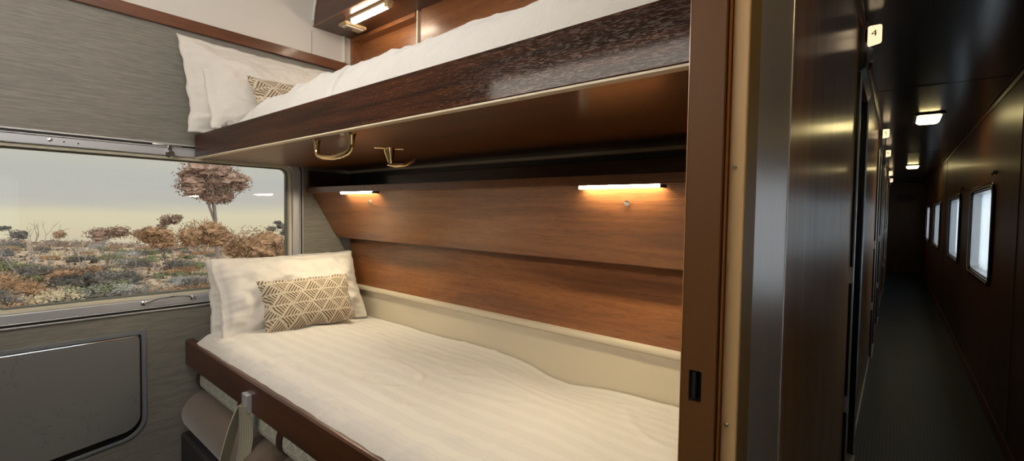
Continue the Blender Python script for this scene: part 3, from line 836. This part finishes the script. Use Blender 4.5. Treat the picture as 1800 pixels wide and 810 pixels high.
for k, dy in enumerate(doors_y):
    d = thing('door_%d' % (k+3), (LX, dy+DW/2, 0), desc[k]+' recessed dark compartment door along the inner corridor wall', 'door', None, 'structure')
    MB().box(LX-.05, LX-.035, dy+.03, dy+DW-.03, 0, 1.91).obj('leaf', W_CORR2, d)
    for yy in (dy, dy+DW-.03):
        MB().box(LX-.05, LX+.010, yy, yy+.012, 0, 1.91).obj('jamb', DARKM, d, .001)
        jbd = MB().box(LX-.05, LX+.016, yy+.0125, yy+.030, 0, 1.91).obj('jamb_bead', ALU, d, .002)
        for z in (.45, .85, 1.25): MB().disc((LX+.016, yy+.02, z), .003, 'X', .0015, 8).obj('rivet', CHROME, jbd)
    MB().prism([(LX-.05, CZ), (LX-.05, 1.925), (LX+.004, 1.91), (LX+.028, 1.925), (LX+.028, CZ)], 'Y', dy, dy+.16).obj('header_box', HDR, d, .003)
    MB().prism([(LX-.05, 1.975), (LX-.05, 1.912), (LX+.010, 1.912), (LX+.014, 1.93), (LX+.022, 1.945), (LX+.024, 1.975)], 'Y', dy+.16, dy+DW).obj('cornice', W_SOFF, d, .001)
    MB().box(LX-.05, LX+.004, dy+.16, dy+DW, 1.975, CZ).obj('transom_panel', W_CORR2, d)
    for z in (1.05, .49): MB().box(LX+.0102, LX+.0125, dy+.001, dy+.011, z-.035, z+.035).box(LX-.010, LX+.0122, dy-.0035, dy-.0002, z-.035, z+.035).obj('hinge', STEEL, d)
    MB().box(LX-.034, LX+.02, dy+.03, dy+DW-.03, 0, .006).obj('threshold', STEEL, d)
    num = str(4+k)
    s_ = thing('number_sign', (LX+.04, dy-.02, 2.04), ('nearest', 'second', 'third', 'fourth', 'farthest')[k]+' lit white sign on the inner corridor wall, reading %s' % num, 'sign')
    x0 = LX+.030; z1 = 2.083
    prof = rr(x0, x0+.047, z1-.07, z1, .008, 5)
    prof = [(px, pz if pz > z1-.035 else pz-.010*(1-(px-x0)/.047)) for px, pz in prof]
    lf_ = MB().prism(prof, 'Y', dy-.030, dy-.008).obj('lit_face', SIGNM, s_, .001)
    MB().box(x0-.008, x0+.001, dy-.026, dy-.012, z1-.06, z1-.01).obj('mount', DARKM, s_)
    digit_curve(num, .034, INK, 'numeral', lf_, Matrix.Translation((x0+.0215, dy-.0305, z1-.033)) @ Matrix.Rotation(PI/2, 4, 'X') @ Matrix.Scale(1.25, 4, (1, 0, 0)))
    c_ = MB().prism(rr(LX+.0285, LX+.050, 1.945, 2.0, .009, 5), 'Y', dy-.012, dy+.012).obj('call_light', simple('grey_lens', (.20, .22, .27), .2, 0, .5, .5))
    tag(c_, ('nearest', 'second', 'third', 'fourth', 'farthest')[k]+' small grey lens below a number sign in the corridor', 'call light')
# number-three side: nothing visible
# outer corridor wall with window openings
wins = [(-.9, .3), (1.98, 3.12), (4.30, 5.50), (6.30, 7.50), (8.90, 10.28), (11.4, 12.70)]  # first two are unseen, added to bring daylight into the corridor
edges = [-2.5]+[q for a, b2 in wins for q in (a, b2)]+[CE]
Z0, Z1 = .832, 1.56
for k in range(0, len(edges), 2):
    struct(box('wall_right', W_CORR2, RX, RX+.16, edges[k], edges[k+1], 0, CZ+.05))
wdesc = ['added unseen hindmost', 'added unseen foremost off-frame', 'nearest', 'second', 'third', 'farthest']
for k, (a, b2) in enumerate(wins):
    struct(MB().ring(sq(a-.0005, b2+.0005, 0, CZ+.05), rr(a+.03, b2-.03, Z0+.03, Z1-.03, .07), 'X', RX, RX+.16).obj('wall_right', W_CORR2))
    wn = thing('window_%d' % (k+2), (RX, (a+b2)/2, Z0), wdesc[k]+' curtained round-cornered corridor window', 'window', None, 'structure')
    MB().ring(rr(a, b2, Z0, Z1, .10), rr(a+.040, b2-.040, Z0+.040, Z1-.040, .065), 'X', RX-.016, RX+.0).obj('frame', DARKM, wn, .004)
    MB().ring(rr(a+.022, b2-.022, Z0+.022, Z1-.022, .08), rr(a+.028, b2-.028, Z0+.028, Z1-.028, .075), 'X', RX-.019, RX-.015).obj('frame_bead', ALU, wn, .001)
    MB().ring(rr(a+.0302, b2-.0302, Z0+.0302, Z1-.0302, .07), rr(a+.050, b2-.050, Z0+.050, Z1-.050, .06), 'X', RX+.001, RX+.150).obj('reveal', ALU, wn)
    MB().prism(rr(a+.051, b2-.051, Z0+.051, Z1-.051, .06), 'X', RX+.130, RX+.135).obj('glass', GLASS, wn)
    MB().box(RX+.120, RX+.129, (a+b2)/2-.02, (a+b2)/2+.02, Z0+.051, Z1-.051).obj('mullion', ALU, wn)
    for y in (a+.02, b2-.02): screw((RX-.0165, y, Z0+.10), 'X', .004, wn)
    # pleated curtains hanging in the reveal
    k -= 2
    if k < 0:
        k = 9
    gaps = {9: ((a+.052, b2-.052),), 0: ((a+.052, a+.47), (a+.66, b2-.052)), 1: ((a+.10, b2-.052),), 2: ((a+.052, b2-.052),), 3: ((a+.052, b2-.30),)}[k]
    for gi, (c0, c1) in enumerate(gaps):
        n = int((c1-c0)/.0045); P = [(RX+.072+.016*math.sin(i*.0045*(2*PI/.055))+.004*math.sin(i*.11), c0+(c1-c0)*i/n) for i in range(n+1)]
        Q = [(p[0]+.0012, p[1]) for p in P]
        cb = MB(); A = [[cb.bm.verts.new((p[0], p[1], z)) for z in (Z0+.053, Z1-.053)] for p in P+Q[::-1]]
        N = len(A)
        for i in range(N): cb.bm.faces.new((A[i][0], A[(i+1) % N][0], A[(i+1) % N][1], A[i][1]))
        o = cb.obj('curtain', CURT, None, 0, 80)
        lab = {9: 'sheer white curtain in the added unseen corridor window '+('facing' if a < 0 else 'just past')+' the compartment doorway', 0: ('sheer white curtain nearer the camera in the nearest corridor window', 'sheer white curtain in the far half of the nearest corridor window')[gi],
               1: 'sheer white curtain across the second corridor window', 2: 'sheer white curtain across the third corridor window', 3: 'sheer white curtain in the farthest corridor window'}[k]
        tag(o, lab, 'curtain')
# seam strips, baseboard, cornice on the outer wall
for y in (3.55, 8.2): struct(box('trim_10', simple('panel_seam_strip', (.12, .085, .06), .3), RX-.0035, RX, y, y+.012, 0, CZ-.03))
struct(MB().prism([(RX, .075), (RX-.006, .070), (RX-.010, 0), (RX, 0)], 'Y', -2.5, CE).obj('baseboard_right', simple('red_brown_skirting', (.12, .045, .025), .35)))
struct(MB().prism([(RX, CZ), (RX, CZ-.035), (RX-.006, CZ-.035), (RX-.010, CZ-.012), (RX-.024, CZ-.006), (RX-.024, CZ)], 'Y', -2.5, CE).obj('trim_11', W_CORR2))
# little folding coat hooks above the windows
for k, (y, z) in enumerate(((4.30, 1.615), (6.25, 1.60), (9.10, 1.60))):
    hk = thing('coat_hook', (RX, y, z), ['nearest', 'second', 'farthest'][k]+' small metal wall hook above the corridor windows', 'hook')
    MB().tube([(RX, y-.05, z), (RX-.012, y-.03, z), (RX-.014, y, z+.004), (RX-.012, y+.03, z), (RX, y+.05, z)], .0035, 8).obj('bar', DARKM, hk)
    MB().tube([(RX, y, z), (RX-.02, y, z)], [.014, .010], 12).ball((RX-.022, y, z-.012), .007, 2).obj('hook_body', BRASS if k else DARKM, hk)
# ceiling lights
for k, (ya, yb, lab) in enumerate(((.24, .68, 'rectangular light fitting on the corridor ceiling outside the compartment doorway'), (4.68, 5.12, 'nearest lit rectangular light fitting on the dark corridor ceiling'), (9.12, 9.56, 'farther lit rectangular light fitting on the dark corridor ceiling'))):
    cl_ = thing('ceiling_light', (.18, (ya+yb)/2, CZ), lab, 'light')
    bz_ = MB().prism(rr(.085, .275, ya, yb, .03, 5), 'Z', CZ-.014, CZ-.0002).obj('bezel', DARKM, cl_, .002)
    bm_ = MB()
    top = rr(.105, .255, ya+.03, yb-.03, .03, 5); bot = rr(.120, .240, ya+.06, yb-.06, .03, 5)
    A = [bm_.bm.verts.new((*q, CZ-.0145)) for q in top]; B = [bm_.bm.verts.new((*q, CZ-.032)) for q in bot]
    n = len(top)
    for i in range(n): bm_.bm.faces.new((A[i], A[(i+1) % n], B[(i+1) % n], B[i]))
    bm_.bm.faces.new(A); bm_.bm.faces.new(B[::-1])
    bm_.obj('diffuser', CLAMP, cl_)
    for x in (.093, .267): MB().disc((x, ya+.02, CZ-.017), .004, 'Z', .003, 10).obj('screw', CHROME, bz_)
# oval plaque on the end wall, its lettering too dark to read
ov = thing('oval_sign', (.15, CE, 1.77), 'dim oval emblem plaque on the dark end wall of the corridor', 'sign')
MB().prism([(.155+.185*math.cos(2*PI*k/40), 1.775+.125*math.sin(2*PI*k/40)) for k in range(40)], 'Y', CE-.012, CE-.0005).obj('plate', simple('dark_violet_plate', (.10, .08, .10), .4), ov, .002)
sm = MB()
for k in range(5):
    x = .055+k*.045
    sm.tube([(x, CE-.013, 1.755), (x+.006, CE-.013, 1.800), (x+.024, CE-.013, 1.798-.006*(k % 2)), (x+.020, CE-.013, 1.757), (x+.004, CE-.013, 1.757)], .005, 6)
sm.tube([(.06, CE-.013, 1.725), (.16, CE-.013, 1.720), (.26, CE-.013, 1.73)], .005, 6)
sm.obj('script_lettering', INK, ov)

# ------------------------------------------------ compartment fill lamps (unseen, added to brighten the room)
cl2 = thing('fill_ceiling_lamp', (-1.25, .15, 2.62), 'round flush ceiling lamp added out of view to brighten the compartment', 'lamp')
MB().disc((-1.25, .15, 2.60), .19, 'Z', .0198, 40).obj('rim', ALU, cl2)
MB().disc((-1.25, .15, 2.578), .17, 'Z', .0215, 40).obj('diffuser', FILL_CEIL_M, cl2)
vl = thing('fill_wall_lamp', (-1.45, -.59, 1.9), 'long bar lamp added out of view on the opposite wall as fill', 'lamp')  # added fill from the near side; no wash stand is built
MB().box(-1.75, -.60, -.5998, -.575, 1.84, 2.00).obj('backplate', ALU, vl)
MB().box(-1.73, -.62, -.5748, -.535, 1.85, 1.99).obj('diffuser', FILL_WALL_M, vl, .01)

# ================================================================== OUTSIDE
def gz(x, y): return -.75 + .047*x - .088*y + .10*noise.noise(Vector((x*.05, y*.05, 3)))*min(1, abs(x+2.5)*.03)
bm = bmesh.new(); G = []
xs = [-3.2-(.6*k+.012*k*k*1.6) for k in range(0, 120)]
ys = [-60+k*1.6 for k in range(0, 130)]
for x in xs:
    s = 1+abs(x)/60
    G.append([bm.verts.new((x, (y*s), gz(x, y*s))) for y in ys])
for i in range(len(G)-1):
    for j in range(len(ys)-1): bm.faces.new((G[i][j], G[i+1][j], G[i+1][j+1], G[i][j+1]))
bmesh.ops.recalc_face_normals(bm, faces=bm.faces[:])
me = bpy.data.meshes.new('desert_ground'); bm.to_mesh(me); bm.free(); me.shade_smooth()
M, nt, b = mat('dry_ochre_earth')
n1 = nz(nt, coords(nt, (1, .5, 1)), .35, 6, .65, .5); n2 = nz(nt, coords(nt), 2.2, 4, .7)
c = ramp(nt, n1*.5+n2*.5, [(.36, (.18, .12, .075)), (.46, (.36, .22, .12)), (.54, (.44, .31, .19)), (.64, (.33, .27, .17))])
nt.links.new(c, b.inputs['Base Color']); b.inputs['Roughness'].default_value = .95
me.materials.append(M)
go = bpy.data.objects.new('desert_ground', me); C.objects.link(go); struct(go, 'dry ochre outback ground seen through the window', 'ground')

def leafmat(name, c0, c1):
    M, nt, b = mat(name); n = nz(nt, coords(nt), 3, 3, .7)
    nt.links.new(ramp(nt, n, [(.35, c0), (.65, c1)]), b.inputs['Base Color']); b.inputs['Roughness'].default_value = .9
    b.inputs['Specular IOR Level'].default_value = .1
    return M
LM = dict(haze=leafmat('distant_brown_leaves', (.20, .14, .10), (.30, .22, .16)),
          olive=leafmat('olive_leaves', (.075, .075, .035), (.15, .14, .07)), grey=leafmat('saltbush_leaves', (.15, .135, .115), (.25, .225, .19)),
          rust=leafmat('rust_leaves', (.16, .085, .045), (.29, .165, .085)), brown=leafmat('brown_tree_leaves', (.13, .075, .05), (.24, .15, .105)),
          dark=leafmat('dark_scrub_leaves', (.06, .05, .04), (.12, .10, .08)), straw=leafmat('straw_grass', (.27, .20, .115), (.38, .29, .175)))
BARK = simple('grey_brown_bark', (.14, .10, .085), .9)
def leaves(m_, c, rad, n, size, rnd):
    c = Vector(c)
    for _ in range(n):
        while True:
            p = Vector((rnd.uniform(-1, 1), rnd.uniform(-1, 1), rnd.uniform(-1, 1)))
            break
        p = Vector((rnd.gauss(0, .43), rnd.gauss(0, .43), rnd.gauss(0, .43)))
        if p.length > 1.05: p *= .6
        q = c+Vector((p.x*rad[0], p.y*rad[1], p.z*rad[2]))
        a = Vector((rnd.gauss(0, 1), rnd.gauss(0, 1), rnd.gauss(0, 1))).normalized(); b_ = a.orthogonal().normalized()
        s = size*rnd.uniform(.5, 1.3)
        v = [m_.bm.verts.new(q+a*s), m_.bm.verts.new(q+b_*s*.45), m_.bm.verts.new(q-a*s), m_.bm.verts.new(q-b_*s*.45)]
        m_.bm.faces.new(v)
def blob(m_, c, rad, sd, sub=3, amp=.35):
    T = bmesh.ops.create_icosphere(m_.bm, subdivisions=sub, radius=1)
    for v in T['verts']:
        p = v.co.copy(); k = 1+amp*noise.fractal(p*1.8+Vector((sd, 0, 0)), 1, 2, 4)
        v.co = Vector((p.x*rad[0], p.y*rad[1], p.z*rad[2]))*k+Vector(c)
def bush_mesh(seed, n, size):
    rnd = random.Random(seed); m_ = MB()
    for k in range(5):
        c = (rnd.uniform(-.5, .5), rnd.uniform(-.5, .5), .25+rnd.uniform(-.05, .12)); blob(m_, c, (.27, .27, .24), rnd.random()*50, 3, .6)
        leaves(m_, c, (.62, .62, .50), n//3, size*.85, rnd)
    return m_
KI = ['olive', 'grey', 'rust', 'dark', 'straw']
KL = dict(olive='rounded olive green bush in the scrub outside the window', grey='pale grey saltbush in the scrub outside the window', rust='rust orange bush in the scrub outside the window',
          dark='dark dry bush in the scrub outside the window', straw='straw coloured grass clump in the scrub outside the window')
protos = {}
rnd = random.Random(5)
cnt = 0
for i in range(290):
    t = rnd.random()
    dist = 15+150*t**2.2
    x = -dist; ya, yb = -.02*dist, .52*dist
    y = rnd.uniform(ya-1, yb+2)
    kd = rnd.choices(KI, (3, 1.6, 2.4, 3, 2.4))[0]
    if kd not in protos:
        o = bush_mesh(hash_ := KI.index(kd)*7+1, 1500 if kd != 'straw' else 900, .05).obj('bush', LM[kd], None, 0, None)
        protos[kd] = o
    else:
        o = protos[kd].copy(); C.objects.link(o)
    s = rnd.uniform(.4, .95)*(1+dist/110)
    if kd == 'straw': s *= .7
    o.location = (x, y, gz(x, y)-.05*s); o.scale = (s, s*rnd.uniform(1, 1.5), s*rnd.uniform(.7, 1.1)); o.rotation_euler.z = rnd.uniform(0, 6.28)
    tag(o, KL[kd], 'bush', {'olive': 'olive bushes outside', 'grey': 'grey saltbushes outside', 'rust': 'rust bushes outside', 'dark': 'dark bushes outside', 'straw': 'grass clumps outside'}[kd])
# low dry tufts nobody could count
tm = MB(); rnd = random.Random(9)
for i in range(3500):
    t = rnd.random(); dist = 13+120*t**2; x = -dist; y = rnd.uniform(-.06*dist-1, .55*dist+1); z = gz(x, y)
    s = rnd.uniform(.08, .20)*(1+dist/60)
    for k in range(4):
        a = rnd.uniform(0, PI); dx, dy = math.cos(a)*s, math.sin(a)*s
        v = [tm.bm.verts.new((x-dx*.5, y-dy*.5, z)), tm.bm.verts.new((x+dx*.5, y+dy*.5, z)), tm.bm.verts.new((x+dx*.9, y+dy*.9, z+s*.7)), tm.bm.verts.new((x-dx*.7, y-dy*.7, z+s*.8))]
        tm.bm.faces.new(v)
M, nt, b = mat('mixed_dry_scrub'); n1 = nz(nt, coords(nt), .9, 3, .7)
nt.links.new(ramp(nt, n1, [(.38, (.13, .11, .08)), (.47, (.30, .19, .115)), (.54, (.24, .20, .16)), (.62, (.38, .29, .18))]), b.inputs['Base Color']); b.inputs['Roughness'].default_value = .95
o = tm.obj('dry_scrub', M, None, 0, None); tag(o, 'low dry grass and scrub covering the ground outside the window', 'scrub', None, 'stuff')

def at(px, py, dist):
    """point on the picture's ray at a given distance west of the train"""
    d = fw+rt*((px-CX)/F_PX)-up*((py-CY)/F_PX)
    k = dist/-d.x; return Vector((0, 0, 1.3))+d*k
def branchy(m_, p, d, L, r, depth, rnd, tips, spread=.5):
    d = d.normalized(); q = p+d*L*.5+Vector((rnd.uniform(-.08, .08), rnd.uniform(-.08, .08), 0))*L; e = p+d*L
    m_.tube([p, q, e], [r, r*.8, r*.6], 6)
    if depth == 0: tips.append(e); return
    for k in range(rnd.choice((2, 3))):
        nd = (d+Vector((rnd.gauss(0, spread), rnd.gauss(0, spread), rnd.uniform(-.1, .4)))).normalized()
        branchy(m_, e, nd, L*rnd.uniform(.6, .85), r*.6, depth-1, rnd, tips, spread)
def tree(px, base_py, top_py, dist, crown, leafm, label, seed, lean_=(0, 0, 1), trunk=.5, depth=2, n=900, size=.1, rt_=.1, name='tree', spread=.5, cat='tree'):
    base = at(px, base_py, dist); top = at(px, top_py, dist); Ht = top.z-base.z
    base.z = gz(base.x, base.y)-.1
    rnd = random.Random(seed)
    t = thing(name, base, label, cat)
    m_ = MB(); tips = []
    branchy(m_, base.copy(), Vector(lean_), Ht*trunk, rt_, depth, rnd, tips, spread)
    m_.obj('trunk', BARK, t)
    if crown:
        lm = MB()
        for cx_, cz_, rx, rz in crown:
            c = at(cx_, cz_, dist); sc = dist/F_PX*1.15
            for _ in range(5):
                blob(lm, c+Vector((rnd.uniform(-.3, .3)*rx*sc, rnd.uniform(-.45, .45)*rx*sc, rnd.uniform(-.4, .4)*rz*sc)), (rx*sc*.33, rx*sc*.36, rz*sc*.33), rnd.random()*60, 3, .6)
            leaves(lm, c, (rx*sc*.8, rx*sc*.95, rz*sc*.95), int(n*2.0), size*.55, rnd)
        lm.obj('foliage', LM[leafm], t, 0, None)
    return t
tree(385, 425, 290, 30, [(372, 308, 42, 24), (350, 325, 30, 18), (400, 322, 30, 18), (380, 345, 24, 12), (360, 300, 26, 14)], 'brown', 'large brown-leaved tree right of centre outside the window, beneath the top bunk', 3, (0, -.04, 1), .74, 1, 800, .13, .12, spread=.2)
tree(360, 432, 385, 26, [(358, 410, 34, 22), (338, 418, 20, 14), (382, 418, 24, 14)], 'rust', 'rusty orange bush-like tree at the foot of the large brown tree outside', 6, (0, 0, 1), .3, 1, 700, .10, .05)
tree(455, 450, 395, 22, [(450, 430, 44, 30), (480, 440, 26, 26), (425, 436, 22, 18)], 'rust', 'broad rust-brown bush outside at the right edge of the window', 8, (0, 0, 1), .25, 1, 900, .10, .05)
tree(482, 440, 383, 24, [(478, 402, 9, 5), (494, 398, 8, 5), (488, 391, 7, 4), (500, 408, 8, 6)], 'dark', 'small dark branching tree outside close to the right edge of the window', 10, (0, -.2, 1), .35, 2, 110, .07, .04, spread=.6)
tree(296, 424, 378, 45, [(299, 384, 13, 6), (312, 382, 6, 4), (292, 391, 7, 4), (285, 399, 6, 5), (305, 388, 8, 5)], 'brown', 'gnarled small tree with clumped brown crown outside, left of the large tree', 12, (0, -.25, 1), .45, 2, 190, .14, .10, spread=.55)
tree(262, 424, 395, 48, [(262, 404, 7, 5), (245, 410, 8, 6)], 'brown', 'small twiggy tree with two brown clumps outside, near the gnarled one', 13, (0, -.2, 1), .5, 1, 170, .13, .06)
tree(272, 430, 405, 44, [(272, 414, 24, 13), (284, 424, 18, 10)], 'rust', 'rounded ochre bush outside beneath the gnarled tree', 14, (0, 0, 1), .4, 1, 600, .16, .05)
tree(85, 426, 418, 50, None, None, 'low dead stub outside between the bare trees', 44, (0, 0, 1), .9, 1, 1, .1, .05)
for i, (px, top, dist, ln, lab) in enumerate(((22, 345, 28, (0, .05, 1), 'leafless twiggy tree outside at the far left of the window'), (35, 340, 34, (0, .45, 1), 'leaning bare tree outside just right of the leftmost twiggy tree'),
        (152, 360, 30, (0, -.1, 1), 'bare many-stemmed tree outside, left of the window centre'), (190, 362, 33, (0, -.05, 1), 'tall bare tree outside near the window centre'), (228, 378, 36, (0, .4, 1), 'small bare tree leaning right outside near the window centre'))):
    tree(px, 428, top, dist, None, None, lab, 50+i*3, ln, .42, 4, 1, .1, .045, spread=.42)
tree(200, 430, 405, 38, [(176, 412, 15, 10), (208, 408, 14, 9)], 'brown', 'pair of low dull brown shrubs outside among the bare trees', 71, (0, 0, 1), .3, 1, 300, .12, .04)
tree(108, 428, 408, 42, [(105, 412, 6, 5)], 'rust', 'tiny ochre round-topped tree outside, left of the bare trees', 73, (0, 0, 1), .5, 0, 170, .12, .03)
tree(33, 424, 405, 36, [(30, 413, 9, 7), (3, 401, 8, 3)], 'dark', 'dark mistletoe-like clump on thin stems outside at the far left', 75, (0, 0, 1), .4, 1, 150, .10, .03)
# distant scrub line along the horizon
hz = MB(); rnd = random.Random(20)
for i in range(150):
    dist = 150+rnd.uniform(0, 60); y = rnd.uniform(-.1, .62)*dist; z = gz(-dist, y)
    leaves(hz, (-dist, y, z+.6), (2.2, 3.5, 1.1), 60, .5, rnd)
o = hz.obj('distant_scrub', LM['haze'], None, 0, None); tag(o, 'continuous low line of brown scrub along the horizon', 'scrub', None, 'stuff')
